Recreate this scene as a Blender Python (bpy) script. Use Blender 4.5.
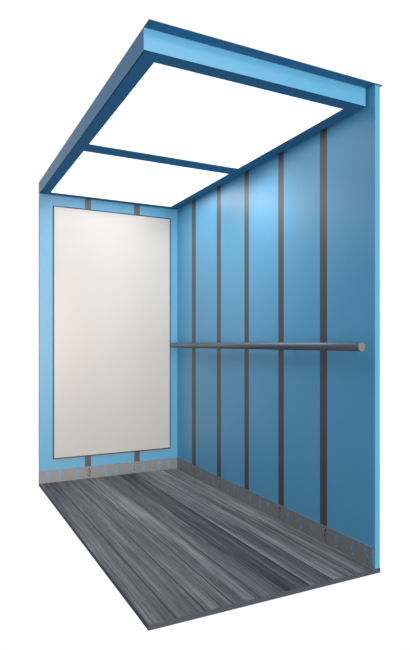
import bpy, bmesh, math
from mathutils import Vector

for o in list(bpy.data.objects):
    bpy.data.objects.remove(o)
sc = bpy.context.scene
COL = sc.collection

# ------------------------------------------------------------------ camera
cam_d = bpy.data.cameras.new('camera')
cam_d.sensor_fit = 'VERTICAL'
cam_d.sensor_height = 36.0
cam_d.lens = 545.84 * 36.0 / 650.0
cam_d.shift_y = (343.03 - 325.0) / 650.0
cam = bpy.data.objects.new('camera', cam_d)
cam.location = (-1.9596, -4.4496, 1.1146)
cam.rotation_euler = (math.radians(90), 0, -0.4655)
COL.objects.link(cam)
sc.camera = cam

# ------------------------------------------------------------------ world: white studio ahead, dimmer blue-grey behind and to the open side
w = bpy.data.worlds.new('studio')
sc.world = w
w.use_nodes = True
nt = w.node_tree
nt.nodes.clear()
N = nt.nodes.new
L = nt.links.new
out = N('ShaderNodeOutputWorld')
bg = N('ShaderNodeBackground')
tc = N('ShaderNodeTexCoord')
dot = N('ShaderNodeVectorMath'); dot.operation = 'DOT_PRODUCT'
dot.inputs[1].default_value = (math.sin(0.56), math.cos(0.56), 0.0)
ramp = N('ShaderNodeValToRGB')
ramp.color_ramp.elements[0].position = 0.47
ramp.color_ramp.elements[0].color = (0.15, 0.215, 0.315, 1)
ramp.color_ramp.elements[1].position = 0.69
ramp.color_ramp.elements[1].color = (1.02, 1.02, 1.02, 1)
L(tc.outputs['Generated'], dot.inputs[0])
L(dot.outputs['Value'], ramp.inputs['Fac'])
L(ramp.outputs['Color'], bg.inputs['Color'])
bg.inputs['Strength'].default_value = 1.0
L(bg.outputs['Background'], out.inputs['Surface'])

# ------------------------------------------------------------------ added lights behind the camera, out of view
def area(name, loc, target, size, size_y, energy, color):
    d = bpy.data.lights.new(name, 'AREA')
    d.shape = 'RECTANGLE'
    d.size, d.size_y = size, size_y
    d.energy = energy
    d.color = color
    o = bpy.data.objects.new(name, d)
    o.location = loc
    o.rotation_euler = (Vector(target) - Vector(loc)).to_track_quat('-Z', 'Y').to_euler()
    COL.objects.link(o)
    return o
area('front_key_light', (-1.5, -9.5, 1.6), (-0.6, 0, 1.2), 2.6, 3.6, 580, (1.0, 0.97, 0.91))  # added key light for the surfaces facing the open front
area('warm_tint_light', (1.1, -9.2, 1.4), (-1.0, 0, 1.3), 1.4, 2.2, 40, (1.0, 0.5, 0.15))  # added to put a peach reflection on the left of the mirror
area('fascia_fill_light', (1.6, -9.5, 6.2), (-0.7, -2.4, 2.3), 3.2, 3.0, 115, (1.0, 1.0, 1.0))  # added to brighten the fascia, strongest at its left end

# ------------------------------------------------------------------ exposure
sc.view_settings.view_transform = 'Standard'
sc.view_settings.look = 'None'
sc.view_settings.exposure = 0.0
sc.view_settings.gamma = 1.0
sc.view_settings.use_curve_mapping = False

LAMP = 0.94         # radiance of the lit diffusers

# ------------------------------------------------------------------ materials
def srgb(r, g, b):
    f = lambda c: (c / 12.92 if c <= 0.04045 else ((c + 0.055) / 1.055) ** 2.4)
    return (f(r / 255), f(g / 255), f(b / 255), 1)

def mat(name, col, rough=0.5, metal=0.0, spec=0.5, noise=0.0, scale=(1, 1, 1), nscale=20.0):
    m = bpy.data.materials.new(name)
    m.use_nodes = True
    t = m.node_tree
    b = t.nodes['Principled BSDF']
    b.inputs['Base Color'].default_value = col
    b.inputs['Roughness'].default_value = rough
    b.inputs['Metallic'].default_value = metal
    b.inputs['Specular IOR Level'].default_value = spec
    if noise > 0:
        c = t.nodes.new('ShaderNodeTexCoord')
        mp = t.nodes.new('ShaderNodeMapping')
        mp.inputs['Scale'].default_value = scale
        n = t.nodes.new('ShaderNodeTexNoise')
        n.inputs['Scale'].default_value = nscale
        n.inputs['Detail'].default_value = 3
        h = t.nodes.new('ShaderNodeHueSaturation')
        h.inputs['Color'].default_value = col
        r = t.nodes.new('ShaderNodeMapRange')
        r.inputs['To Min'].default_value = 1 - noise
        r.inputs['To Max'].default_value = 1 + noise
        t.links.new(c.outputs['Object'], mp.inputs['Vector'])
        t.links.new(mp.outputs['Vector'], n.inputs['Vector'])
        t.links.new(n.outputs['Fac'], r.inputs['Value'])
        t.links.new(r.outputs['Result'], h.inputs['Value'])
        t.links.new(h.outputs['Color'], b.inputs['Base Color'])
    return m

BLUE = mat('blue_enamel', (0.088, 0.345, 0.545, 1), 0.42, 0.0, 0.6, 0.02, (6, 6, 0.4), 9)
BLUE.node_tree.nodes['Principled BSDF'].inputs['IOR'].default_value = 1.62
DEEP = mat('deep_blue', srgb(64, 125, 162), 0.85, 0.0, 0.1, 0.02, (3, 3, 3), 5)  # deeper, more matte blue than the walls, on roof sheet and frame
BRONZE = mat('bronze_reveal', srgb(84, 81, 82), 0.42, 0.3, 0.8, 0.03, (30, 30, 1), 8)
STEEL = mat('grey_steel', srgb(140, 138, 136), 0.45, 0.3, 0.5, 0.05, (2, 2, 30), 12)
EDGE = mat('dark_edge', srgb(62, 60, 66), 0.45, 0.3)
PANEL = mat('satin_mirror', (0.57, 0.525, 0.488, 1), 0.27, 0.0, 0.5)
PANEL.node_tree.nodes['Principled BSDF'].inputs['IOR'].default_value = 1.7
RAIL = mat('dark_rail', srgb(88, 92, 102), 0.42, 0.25, 0.5, 0.03, (20, 1, 20), 8)
CAP = mat('rail_cap', srgb(126, 124, 121), 0.5, 0.2)

def lamp_mat():
    m = bpy.data.materials.new('lit_diffuser')
    m.use_nodes = True
    b = m.node_tree.nodes['Principled BSDF']
    b.inputs['Base Color'].default_value = (0.9, 0.9, 0.9, 1)
    b.inputs['Emission Color'].default_value = (1.0, 0.99, 0.98, 1)
    b.inputs['Emission Strength'].default_value = LAMP
    return m
LIT = lamp_mat()

PLANK_W = 0.134
def floor_mat():
    m = bpy.data.materials.new('grey_wood_planks')
    m.use_nodes = True
    t = m.node_tree
    b = t.nodes['Principled BSDF']
    n = t.nodes.new
    l = t.links.new
    c = n('ShaderNodeTexCoord')
    sep = n('ShaderNodeSeparateXYZ')
    l(c.outputs['Object'], sep.inputs[0])
    def math_(op, a, v=None):
        k = n('ShaderNodeMath'); k.operation = op
        if hasattr(a, 'links'): l(a, k.inputs[0])
        else: k.inputs[0].default_value = a
        if v is not None:
            if hasattr(v, 'links'): l(v, k.inputs[1])
            else: k.inputs[1].default_value = v
        return k.outputs[0]
    u = math_('DIVIDE', sep.outputs['X'], PLANK_W)
    idx = math_('FLOOR', u)
    fr = math_('FRACT', u)
    wn = n('ShaderNodeTexWhiteNoise'); wn.noise_dimensions = '1D'
    l(idx, wn.inputs['W'])
    # grain coordinates: each plank is cut from a different piece of timber
    off = math_('MULTIPLY', wn.outputs['Value'], 37.0)
    yy = math_('ADD', sep.outputs['Y'], off)
    comb = n('ShaderNodeCombineXYZ')
    l(sep.outputs['X'], comb.inputs[0]); l(yy, comb.inputs[1]); l(off, comb.inputs[2])
    def grain(sx, sy, detail, rough=0.6, dist=0.0):
        mp = n('ShaderNodeMapping'); mp.inputs['Scale'].default_value = (sx, sy, 1)
        l(comb.outputs[0], mp.inputs['Vector'])
        k = n('ShaderNodeTexNoise')
        k.inputs['Scale'].default_value = 1.0
        k.inputs['Detail'].default_value = detail
        k.inputs['Roughness'].default_value = rough
        k.inputs['Distortion'].default_value = dist
        l(mp.outputs[0], k.inputs['Vector'])
        return k.outputs['Fac']
    broad = grain(13, 0.5, 2)
    mid = grain(62, 1.3, 4, 0.7, 0.2)
    fine = grain(230, 5, 2)
    a = math_('MULTIPLY', broad, 0.46)
    a2 = math_('MULTIPLY', mid, 0.48)
    a3 = math_('MULTIPLY', fine, 0.30)
    # every plank has its own tone, pale ones next to the side wall and one dark one beside them
    tone = n('ShaderNodeValToRGB')
    tone.color_ramp.interpolation = 'CONSTANT'
    te = tone.color_ramp.elements
    vals = (0.74, 0.80, 0.62, 0.08, 0.52, 0.70, 0.46, 0.60, 0.40, 0.40)
    for q, v in enumerate(vals):
        el = te[q] if q < 2 else te.new(0.05 + q * 0.1)
        el.position = 0.05 + q * 0.1
        el.color = (v, v, v, 1)
    l(math_('DIVIDE', math_('MULTIPLY', idx, -1.0), 10.0), tone.inputs['Fac'])
    a4 = math_('MULTIPLY', tone.outputs['Color'], 0.20)
    s = math_('SUBTRACT', math_('ADD', math_('ADD', a, a2), math_('ADD', a3, a4)), 0.185)
    r = n('ShaderNodeValToRGB')
    e = r.color_ramp.elements
    e[0].position = 0.34; e[0].color = srgb(40, 41, 47)
    e[1].position = 0.72; e[1].color = srgb(156, 155, 156)
    k = e.new(0.47); k.color = srgb(80, 80, 84)
    k = e.new(0.58); k.color = srgb(113, 112, 115)
    l(s, r.inputs['Fac'])
    # joints
    d0 = math_('ABSOLUTE', math_('SUBTRACT', fr, 0.5))
    j = math_('GREATER_THAN', d0, 0.472)
    mix = n('ShaderNodeMix'); mix.data_type = 'RGBA'
    l(j, mix.inputs['Factor'])
    l(r.outputs['Color'], mix.inputs['A'])
    mix.inputs['B'].default_value = srgb(48, 48, 55)
    l(mix.outputs['Result'], b.inputs['Base Color'])
    b.inputs['Roughness'].default_value = 0.55
    b.inputs['Specular IOR Level'].default_value = 0.3
    bump = n('ShaderNodeBump'); bump.inputs['Strength'].default_value = 0.15
    bump.inputs['Distance'].default_value = 0.002
    l(s, bump.inputs['Height'])
    l(bump.outputs['Normal'], b.inputs['Normal'])
    return m
WOOD = floor_mat()

# ------------------------------------------------------------------ mesh helpers
def box(bm, x0, x1, y0, y1, z0, z1):
    vs = [bm.verts.new((x, y, z)) for x in (x0, x1) for y in (y0, y1) for z in (z0, z1)]
    for f in ((0, 1, 3, 2), (4, 6, 7, 5), (0, 4, 5, 1), (2, 3, 7, 6), (0, 2, 6, 4), (1, 5, 7, 3)):
        bm.faces.new([vs[i] for i in f])

def tube(bm, p0, p1, r, seg=32, bevel=0.0):
    p0, p1 = Vector(p0), Vector(p1)
    ax = (p1 - p0).normalized()
    q = ax.to_track_quat('Z', 'Y')
    Ln = (p1 - p0).length
    prof = [(r - bevel, 0), (r, bevel), (r, Ln - bevel), (r - bevel, Ln)] if bevel else [(r, 0), (r, Ln)]
    rings = []
    for rr, h in prof:
        rings.append([bm.verts.new(p0 + q @ Vector((rr * math.cos(2 * math.pi * i / seg), rr * math.sin(2 * math.pi * i / seg), h))) for i in range(seg)])
    for a, b in zip(rings, rings[1:]):
        for i in range(seg):
            f = bm.faces.new((a[i], a[(i + 1) % seg], b[(i + 1) % seg], b[i]))
            f.smooth = True
    bm.faces.new(list(reversed(rings[0])))
    bm.faces.new(rings[-1])

def build(name, bm, material, parent=None, bevel=0.0):
    bmesh.ops.recalc_face_normals(bm, faces=bm.faces)
    if bevel:
        bmesh.ops.bevel(bm, geom=list(bm.edges), offset=bevel, segments=2, affect='EDGES', profile=0.5)
    me = bpy.data.meshes.new(name)
    bm.to_mesh(me); bm.free()
    me.materials.append(material)
    o = bpy.data.objects.new(name, me)
    COL.objects.link(o)
    if parent:
        o.parent = parent
        o.matrix_parent_inverse = parent.matrix_basis.inverted()
    return o

def box_obj(name, dims, material, parent=None, bevel=0.0):
    bm = bmesh.new()
    box(bm, *dims)
    return build(name, bm, material, parent, bevel)

def tag(o, label, cat, kind=None, group=None):
    o['label'] = label
    o['category'] = cat
    if kind: o['kind'] = kind
    if group: o['group'] = group
    return o

# ------------------------------------------------------------------ dimensions (metres)
W, D, H = 1.191, 2.4185, 2.300      # cab width, depth, underside of canopy
TOP = 2.3906                        # underside of the roof sheet
T = 0.008                           # thickness of the hung wall panels
BB = 0.098                          # skirting height
FRONT = 2.4216

# ------------------------------------------------------------------ floor
fl = box_obj('floor', (-W, 0.0318, -FRONT, 0.0318, -0.023, 0.0), WOOD)
fl.data.materials.append(mat('floor_edge_band', srgb(66, 68, 78), 0.6))
for p in fl.data.polygons:
    if p.normal.z < 0.5:
        p.material_index = 1
tag(fl, 'grey wood plank floor slab of the open lift cab', 'floor', 'structure')

# ------------------------------------------------------------------ back wall
wb = box_obj('wall_back', (-W, 0.0, T, 0.0318, 0.0, TOP), BLUE)
tag(wb, 'pale blue back wall of the lift cab behind the tall mirror', 'wall', 'structure')
bs = [-0.803, -0.378]
SW = 0.052
edges = [-W] + [v for s in bs for v in (s - SW / 2, s + SW / 2)] + [0.0]
for i in range(0, 6, 2):
    box_obj('wall_panel', (edges[i], edges[i + 1], 0.0, T, 0.0, TOP), BLUE, wb)
for s in bs:
    o = box_obj('reveal_strip', (s - SW / 2, s + SW / 2, 0.0006, T, 0.0, TOP), BRONZE, wb)
    o['label'] = 'dark bronze strip between two blue wall panels'

# ------------------------------------------------------------------ right wall
wr = box_obj('wall_right', (T, 0.0318, -D, 0.0, 0.0, TOP), BLUE)
tag(wr, 'blue right side wall with dark upright strips behind the handrail', 'wall', 'structure')
rs = [(0.303, 0.378), (0.752, 0.816), (1.162, 1.222), (1.578, 1.639), (1.991, 2.053)]
edges = [0.0] + [v for s in rs for v in s] + [D - 0.0002]
for i in range(0, 12, 2):
    box_obj('wall_panel', (0.0, T, -edges[i + 1], -edges[i], 0.0, TOP), BLUE, wr)
for a, b in rs:
    o = box_obj('reveal_strip', (0.0006, T, -b, -a, 0.0, TOP), BRONZE, wr)
    o['label'] = 'dark bronze strip between two blue wall panels'

# ------------------------------------------------------------------ skirtings with vent slots cut through
def arc_slot(cu, cv, r0, r1, a0, a1, n=5):
    pts = []
    for i in range(n + 1):
        a = math.radians(a0 + (a1 - a0) * i / n)
        pts.append((cu + r1 * math.cos(a), cv + r1 * math.sin(a)))
    for i in range(n, -1, -1):
        a = math.radians(a0 + (a1 - a0) * i / n)
        pts.append((cu + r0 * math.cos(a), cv + r0 * math.sin(a)))
    return pts

def motif(cu, cv):
    """Two facing brackets, each an outer row of three slots and an inner row of two, round a small pair in the middle."""
    s = []
    for side in (0, 180):
        for a0, a1 in ((-40, -16), (-11, 11), (16, 40)):
            s.append(arc_slot(cu, cv, 0.0505, 0.0620, side + a0, side + a1))
        for a0, a1 in ((-34, -5), (5, 34)):
            s.append(arc_slot(cu, cv, 0.0365, 0.0445, side + a0, side + a1))
        s.append(arc_slot(cu, cv, 0.0100, 0.0130, side - 40, side + 40))
    return s

def skirting(name, length, height, centres, thick):
    cu = bpy.data.curves.new(name, 'CURVE')
    cu.dimensions = '2D'
    cu.fill_mode = 'BOTH'
    cu.extrude = thick / 2
    def spline(pts):
        sp = cu.splines.new('POLY')
        sp.points.add(len(pts) - 1)
        for p, q in zip(sp.points, pts):
            p.co = (q[0], q[1], 0, 1)
        sp.use_cyclic_u = True
    spline([(0, 0), (length, 0), (length, height), (0, height)])
    for c in centres:
        for s in motif(c, height * 0.5):
            spline(s)
    tmp = bpy.data.objects.new(name, cu)
    COL.objects.link(tmp)
    bpy.context.view_layer.update()
    me = bpy.data.meshes.new_from_object(tmp.evaluated_get(bpy.context.evaluated_depsgraph_get()))
    bpy.data.objects.remove(tmp)
    bpy.data.curves.remove(cu)
    me.name = name
    me.materials.clear()
    me.materials.append(STEEL)
    o = bpy.data.objects.new(name, me)
    COL.objects.link(o)
    return o

ST = 0.002
# back: u runs along +x from the outer end; face towards -y
kb = skirting('baseboard_back', W - ST, BB, [W - 0.128 - 0.2375 * k for k in range(5)], ST)
kb.rotation_euler = (math.radians(90), 0, 0)
kb.location = (-W, -ST / 2, 0.0)
tag(kb, 'grey metal skirting with vent slots along the back wall under the mirror', 'skirting', 'structure')
# right: u runs along -y from the corner; face towards -x
kr = skirting('baseboard_right', 2.402, BB, [0.078 + 0.2236 * k for k in range(11)], ST)
kr.rotation_euler = (math.radians(90), 0, math.radians(-90))
kr.location = (-ST / 2, 0.0, 0.0)
tag(kr, 'grey metal skirting with vent slots along the foot of the strip-divided side wall', 'skirting', 'structure')

# ------------------------------------------------------------------ canopy
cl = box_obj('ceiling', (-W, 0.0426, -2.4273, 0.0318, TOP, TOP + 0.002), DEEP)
tag(cl, 'blue box canopy roof over the lift cab framing two lights', 'ceiling', 'structure')
XR = -0.0145
XL, XI = -1.1164, -0.0889
Y1, Y2, Y3, Y4 = -2.2921, -1.2265, -1.1022, -0.0575
FY = -2.368
FT = 0.006
def frame():
    bm = bmesh.new()
    z0, z1 = H, H + 0.003
    xs = [-W + 0.002, XL, XI, XR]
    ys = [FY + 0.002, Y1, Y2, Y3, Y4, -0.003]
    hole = {(1, 1), (1, 3)}
    g = {}
    for k, z in enumerate((z0, z1)):
        for i, x in enumerate(xs):
            for j, y in enumerate(ys):
                g[i, j, k] = bm.verts.new((x, y, z))
    solid = lambda i, j: 0 <= i < 3 and 0 <= j < 5 and (i, j) not in hole
    for i in range(3):
        for j in range(5):
            if not solid(i, j):
                continue
            bm.faces.new((g[i, j, 0], g[i, j + 1, 0], g[i + 1, j + 1, 0], g[i + 1, j, 0]))
            bm.faces.new((g[i, j, 1], g[i + 1, j, 1], g[i + 1, j + 1, 1], g[i, j + 1, 1]))
            for (di, dj, a, b) in ((-1, 0, (i, j), (i, j + 1)), (1, 0, (i + 1, j), (i + 1, j + 1)), (0, -1, (i, j), (i + 1, j)), (0, 1, (i, j + 1), (i + 1, j + 1))):
                if not solid(i + di, j + dj):
                    bm.faces.new((g[a + (0,)], g[b + (0,)], g[b + (1,)], g[a + (1,)]))
    return bm
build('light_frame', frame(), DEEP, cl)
o = box_obj('fascia', (-W, XR, FY, FY + FT, H, TOP), BLUE, cl)
o['label'] = 'pale blue front fascia board'
box_obj('side_board', (-W, -W + FT, FY + FT, 0.0, H, TOP), BLUE, cl)
box_obj('side_board', (XR - FT, XR, FY + FT, -0.003, H + 0.003, TOP), BLUE, cl)

# ------------------------------------------------------------------ ceiling lights
def ceiling_light(label, y0, y1, yc, watts, spread):
    m = 0.012
    o = box_obj('ceiling_light', (XL - m, XI + m, y0 - m, y1 + m, H + 0.0035, H + 0.030), LIT)
    tag(o, label, 'ceiling light', group='lit panels in the canopy')
    d = bpy.data.lights.new('lamp', 'AREA')
    d.shape = 'RECTANGLE'
    d.size, d.size_y = 0.94, 0.46
    d.energy = watts
    d.spread = math.radians(spread)
    l = bpy.data.objects.new('lamp', d)
    l.location = ((XL + XI) / 2, yc, H + 0.002)
    COL.objects.link(l)
    l.parent = o
ceiling_light('larger white lit ceiling panel just behind the front fascia', Y1, Y2, -1.38, 8.3, 140)
ceiling_light('white lit ceiling panel above the tall mirror, beyond the cross bar', Y3, Y4, -0.62, 6.0, 170)

# ------------------------------------------------------------------ mirror on the back wall
mx0, mx1, mz0, mz1 = -1.0865, -0.0679, 0.1844, 2.2151
mf = bpy.data.objects.new('wall_mirror', None)
mf.location = ((mx0 + mx1) / 2, 0, mz0)
COL.objects.link(mf)
bpy.context.view_layer.update()
tag(mf, 'tall pale satin mirror panel with thin dark edge on the back wall', 'mirror')
bm = bmesh.new()
e = 0.009
box(bm, mx0, mx0 + e, -0.008, -0.0003, mz0, mz1)
box(bm, mx1 - e, mx1, -0.008, -0.0003, mz0, mz1)
box(bm, mx0 + e, mx1 - e, -0.008, -0.0003, mz0, mz0 + e)
box(bm, mx0 + e, mx1 - e, -0.008, -0.0003, mz1 - e, mz1)
build('mirror_edge', bm, EDGE, mf)['label'] = 'thin dark grey metal edge'
box_obj('mirror_panel', (mx0 + e, mx1 - e, -0.0075, -0.001, mz0 + e, mz1 - e), PANEL, mf)

# ------------------------------------------------------------------ handrail
RX, RZ, RR = -0.057, 1.096, 0.0225
hr = bpy.data.objects.new('handrail', None)
hr.location = (0, -1.2, RZ)
COL.objects.link(hr)
bpy.context.view_layer.update()
tag(hr, 'dark grey round handrail running along the blue side wall', 'handrail')
bm = bmesh.new()
tube(bm, (RX, -0.045, RZ), (RX, -2.384, RZ), RR, 40, 0.004)
build('rail_bar', bm, RAIL, hr)
bm = bmesh.new()
tube(bm, (RX, -2.384, RZ), (RX, -2.388, RZ), RR - 0.0005, 40)
build('end_cap', bm, CAP, hr)['label'] = 'light grey flat end cap'
for y in (-0.2, -0.98, -1.75, -2.25):
    bm = bmesh.new()
    tube(bm, (0.0, y, RZ), (RX + 0.012, y, RZ), 0.009, 20)
    tube(bm, (0.0, y, RZ), (-0.005, y, RZ), 0.018, 24)
    build('bracket', bm, RAIL, hr)
